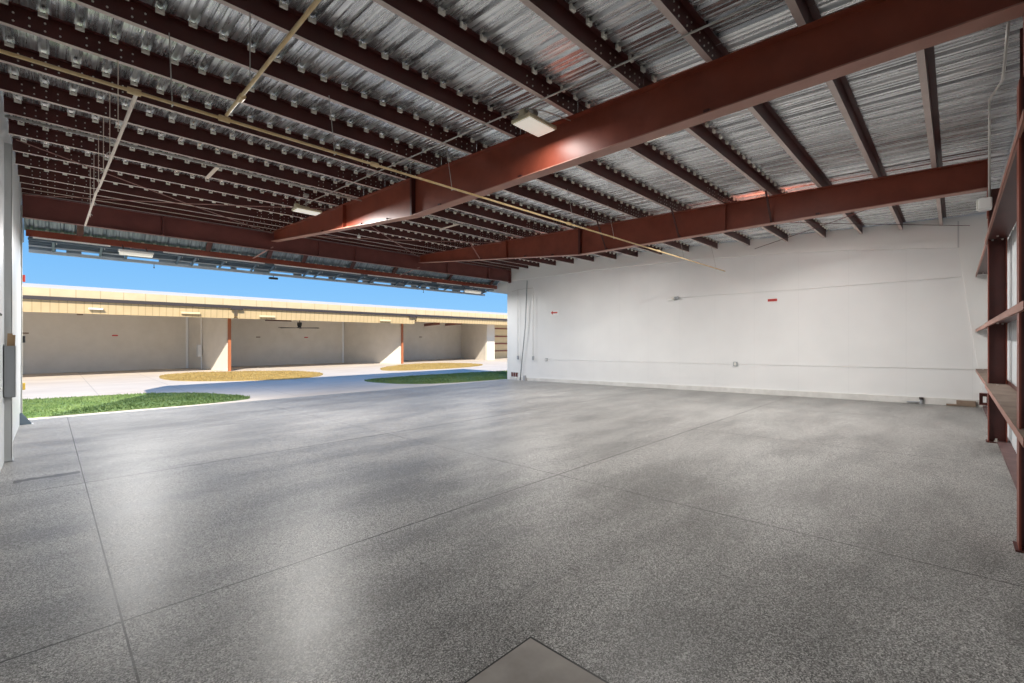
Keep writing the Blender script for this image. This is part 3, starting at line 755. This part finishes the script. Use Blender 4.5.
# walls of the bays
lx(MB().box(xa,38.3,GZ,31.3,38.45,4.3), 'rear_wall', M['beige'], O_, OO)
def part_wall(x0_, y0_, x1_, y1_):
    mb = MB().add([(x0_,y0_,GZ),(x0_+.15,y0_,GZ),(x1_+.15,y1_,GZ),(x1_,y1_,GZ),(x0_,y0_,4.0),(x0_+.15,y0_,4.0),(x1_+.15,y1_,4.0),(x1_,y1_,4.0)],
                  [(0,3,2,1),(4,5,6,7),(0,1,5,4),(1,2,6,5),(2,3,7,6),(3,0,4,7)])
    lx(mb, 'partition_wall', M['beige'], O_, OO)
part_wall(7.85,32.95,6.75,38.35); part_wall(20.55,33.3,18.0,38.35); part_wall(30.3,33.4,31.2,38.35)
part_wall(-14,33,-15,38.35)
lx(MB().box(xa,31.4,4.0,xb,49.5,4.05), 'ceiling_liner', M['beige'], O_, OO)
for x, y in ((7.93,32.85),(20.6,33.1)):
    lx(MB().box(x-.07,y-.12,GZ,x+.09,y,3.4), 'post', M['orange'] , O_, OO)
lx(MB().box(30.25,33.1,GZ,31.3,33.4,3.4), 'end_pier', M['beige'], O_, OO)
for z in (.45,1.25,2.05,2.9):
    lx(MB().box(31.3,35.9,z,50,36.0,z+.12), 'wall_girt', M['oxide'], O_, OO)
lx(MB().box(31.3,36.0,GZ,50,36.1,4.0), 'end_wall', M['tan_light'], O_, OO)
for x0_, z in ((21.3,3.22),(24.6,3.10),(27.2,3.2)):
    lx(MB().bar((x0_,33.3,z+.1),(x0_+1.6,37.9,z+.1),.25,.12), 'ceiling_beam', M['oxide'], O_, OO)
for t, x in ((0,7.15),(1,19.3)):
    lx(MB().box(x-.05,38.15 if t<0 else 36.2,GZ+.0,x+.0,36.3,3.4), 'conduit_run', M['white_h'], O_, OO)
lx(MB().box(6.62,38.2,GZ,6.75,38.3,4.0), 'corner_post', M['white_h'], O_, OO)
lx(MB().box(17.85,38.2,GZ,18.0,38.3,4.0), 'corner_post', M['white_h'], O_, OO)
lx(MB().bbox(6.90,36.1,.55,7.14,36.5,1.35,.01), 'electrical_panel', M['grey_light'], O_, OO)
for x, z in ((-1.0,2.05),(1.28,3.22),(2.9,1.95),(9.2,2.0),(11.2,1.9),(14.8,1.9),(23,2.0),(26,2.0)):
    lx(MB().box(x-.14,38.26,z-.04,x+.14,38.3,z+.04), 'wall_sign', M['redsign'] if x in (2.9,14.8) else M['brown'], O_, OO)
# fan in the second bay
FN = empty('ceiling_fan', (12.9, 34.6, 2.85)); tag(FN, 'large black ceiling fan in the second bay of the hangar opposite', 'fan')
MB().tube([(0,0,.05),(0,0,1.15)], .03, 8).build('downrod', M['black'], FN)
MB().tube([(0,0,.12),(0,0,-.12)], .16, 14).tube([(0,0,-.12),(0,0,-.30)], .12, 14).build('motor', M['black'], FN)
bl = None
for k in range(6):
    a = k*PI/3 + .12
    mb = MB().bar((.15*math.cos(a), .15*math.sin(a), -.28), (1.5*math.cos(a), 1.5*math.sin(a), -.28), .03, .16)
    mb.build('fan_blade', M['black'], FN)
# light strip near the fan
o = MB().bbox(10.6,34.5,3.02,12.3,34.75,3.10,.01).build('heater_unit', M['maroon']); tag(o, 'dark flat unit under the ceiling beside the ceiling fan opposite', 'heater')

# ------------------------------------------------------------------ light
w = bpy.data.worlds.new('sky'); S.world = w; w.use_nodes = True
nt = w.node_tree; bg = nt.nodes['Background']
tc = nt.nodes.new('ShaderNodeTexCoord'); sp = nt.nodes.new('ShaderNodeSeparateXYZ'); rp = nt.nodes.new('ShaderNodeValToRGB')
nt.links.new(tc.outputs['Generated'], sp.inputs[0]); nt.links.new(sp.outputs[2], rp.inputs[0]); nt.links.new(rp.outputs[0], bg.inputs[0])
e = rp.color_ramp.elements
e[0].position = 0; e[0].color = (.34,.67,1.0,1)
e[1].position = .25; e[1].color = (.105,.42,.96,1)
q = e.new(1.0); q.color = (.05,.24,.72,1)
bg.inputs[1].default_value = 1.0
sun = bpy.data.lights.new('sun', 'SUN'); sun.energy = 7.2; sun.angle = math.radians(.53); sun.color = (1,.93,.82)
so = bpy.data.objects.new('sun', sun); COL.objects.link(so)
so.rotation_euler = Vector((-.6,-1,.85)).to_track_quat('Z','Y').to_euler()

# ------------------------------------------------------------------ camera
cam = bpy.data.cameras.new('camera'); co = bpy.data.objects.new('camera', cam); COL.objects.link(co)
cam.sensor_width = 36; cam.lens = 36*452.5/1024; cam.clip_start = .02; cam.clip_end = 500
co.location = (0,0,1.6)
phi = math.atan(462/452.5)
co.rotation_euler = (math.radians(90), 0, -phi)
cam.shift_y = (341-341.5)/1024
S.camera = co
S.view_settings.view_transform = 'Standard'; S.view_settings.look = 'None'; S.view_settings.exposure = 0; S.view_settings.gamma = 1
S.view_settings.use_curve_mapping = False
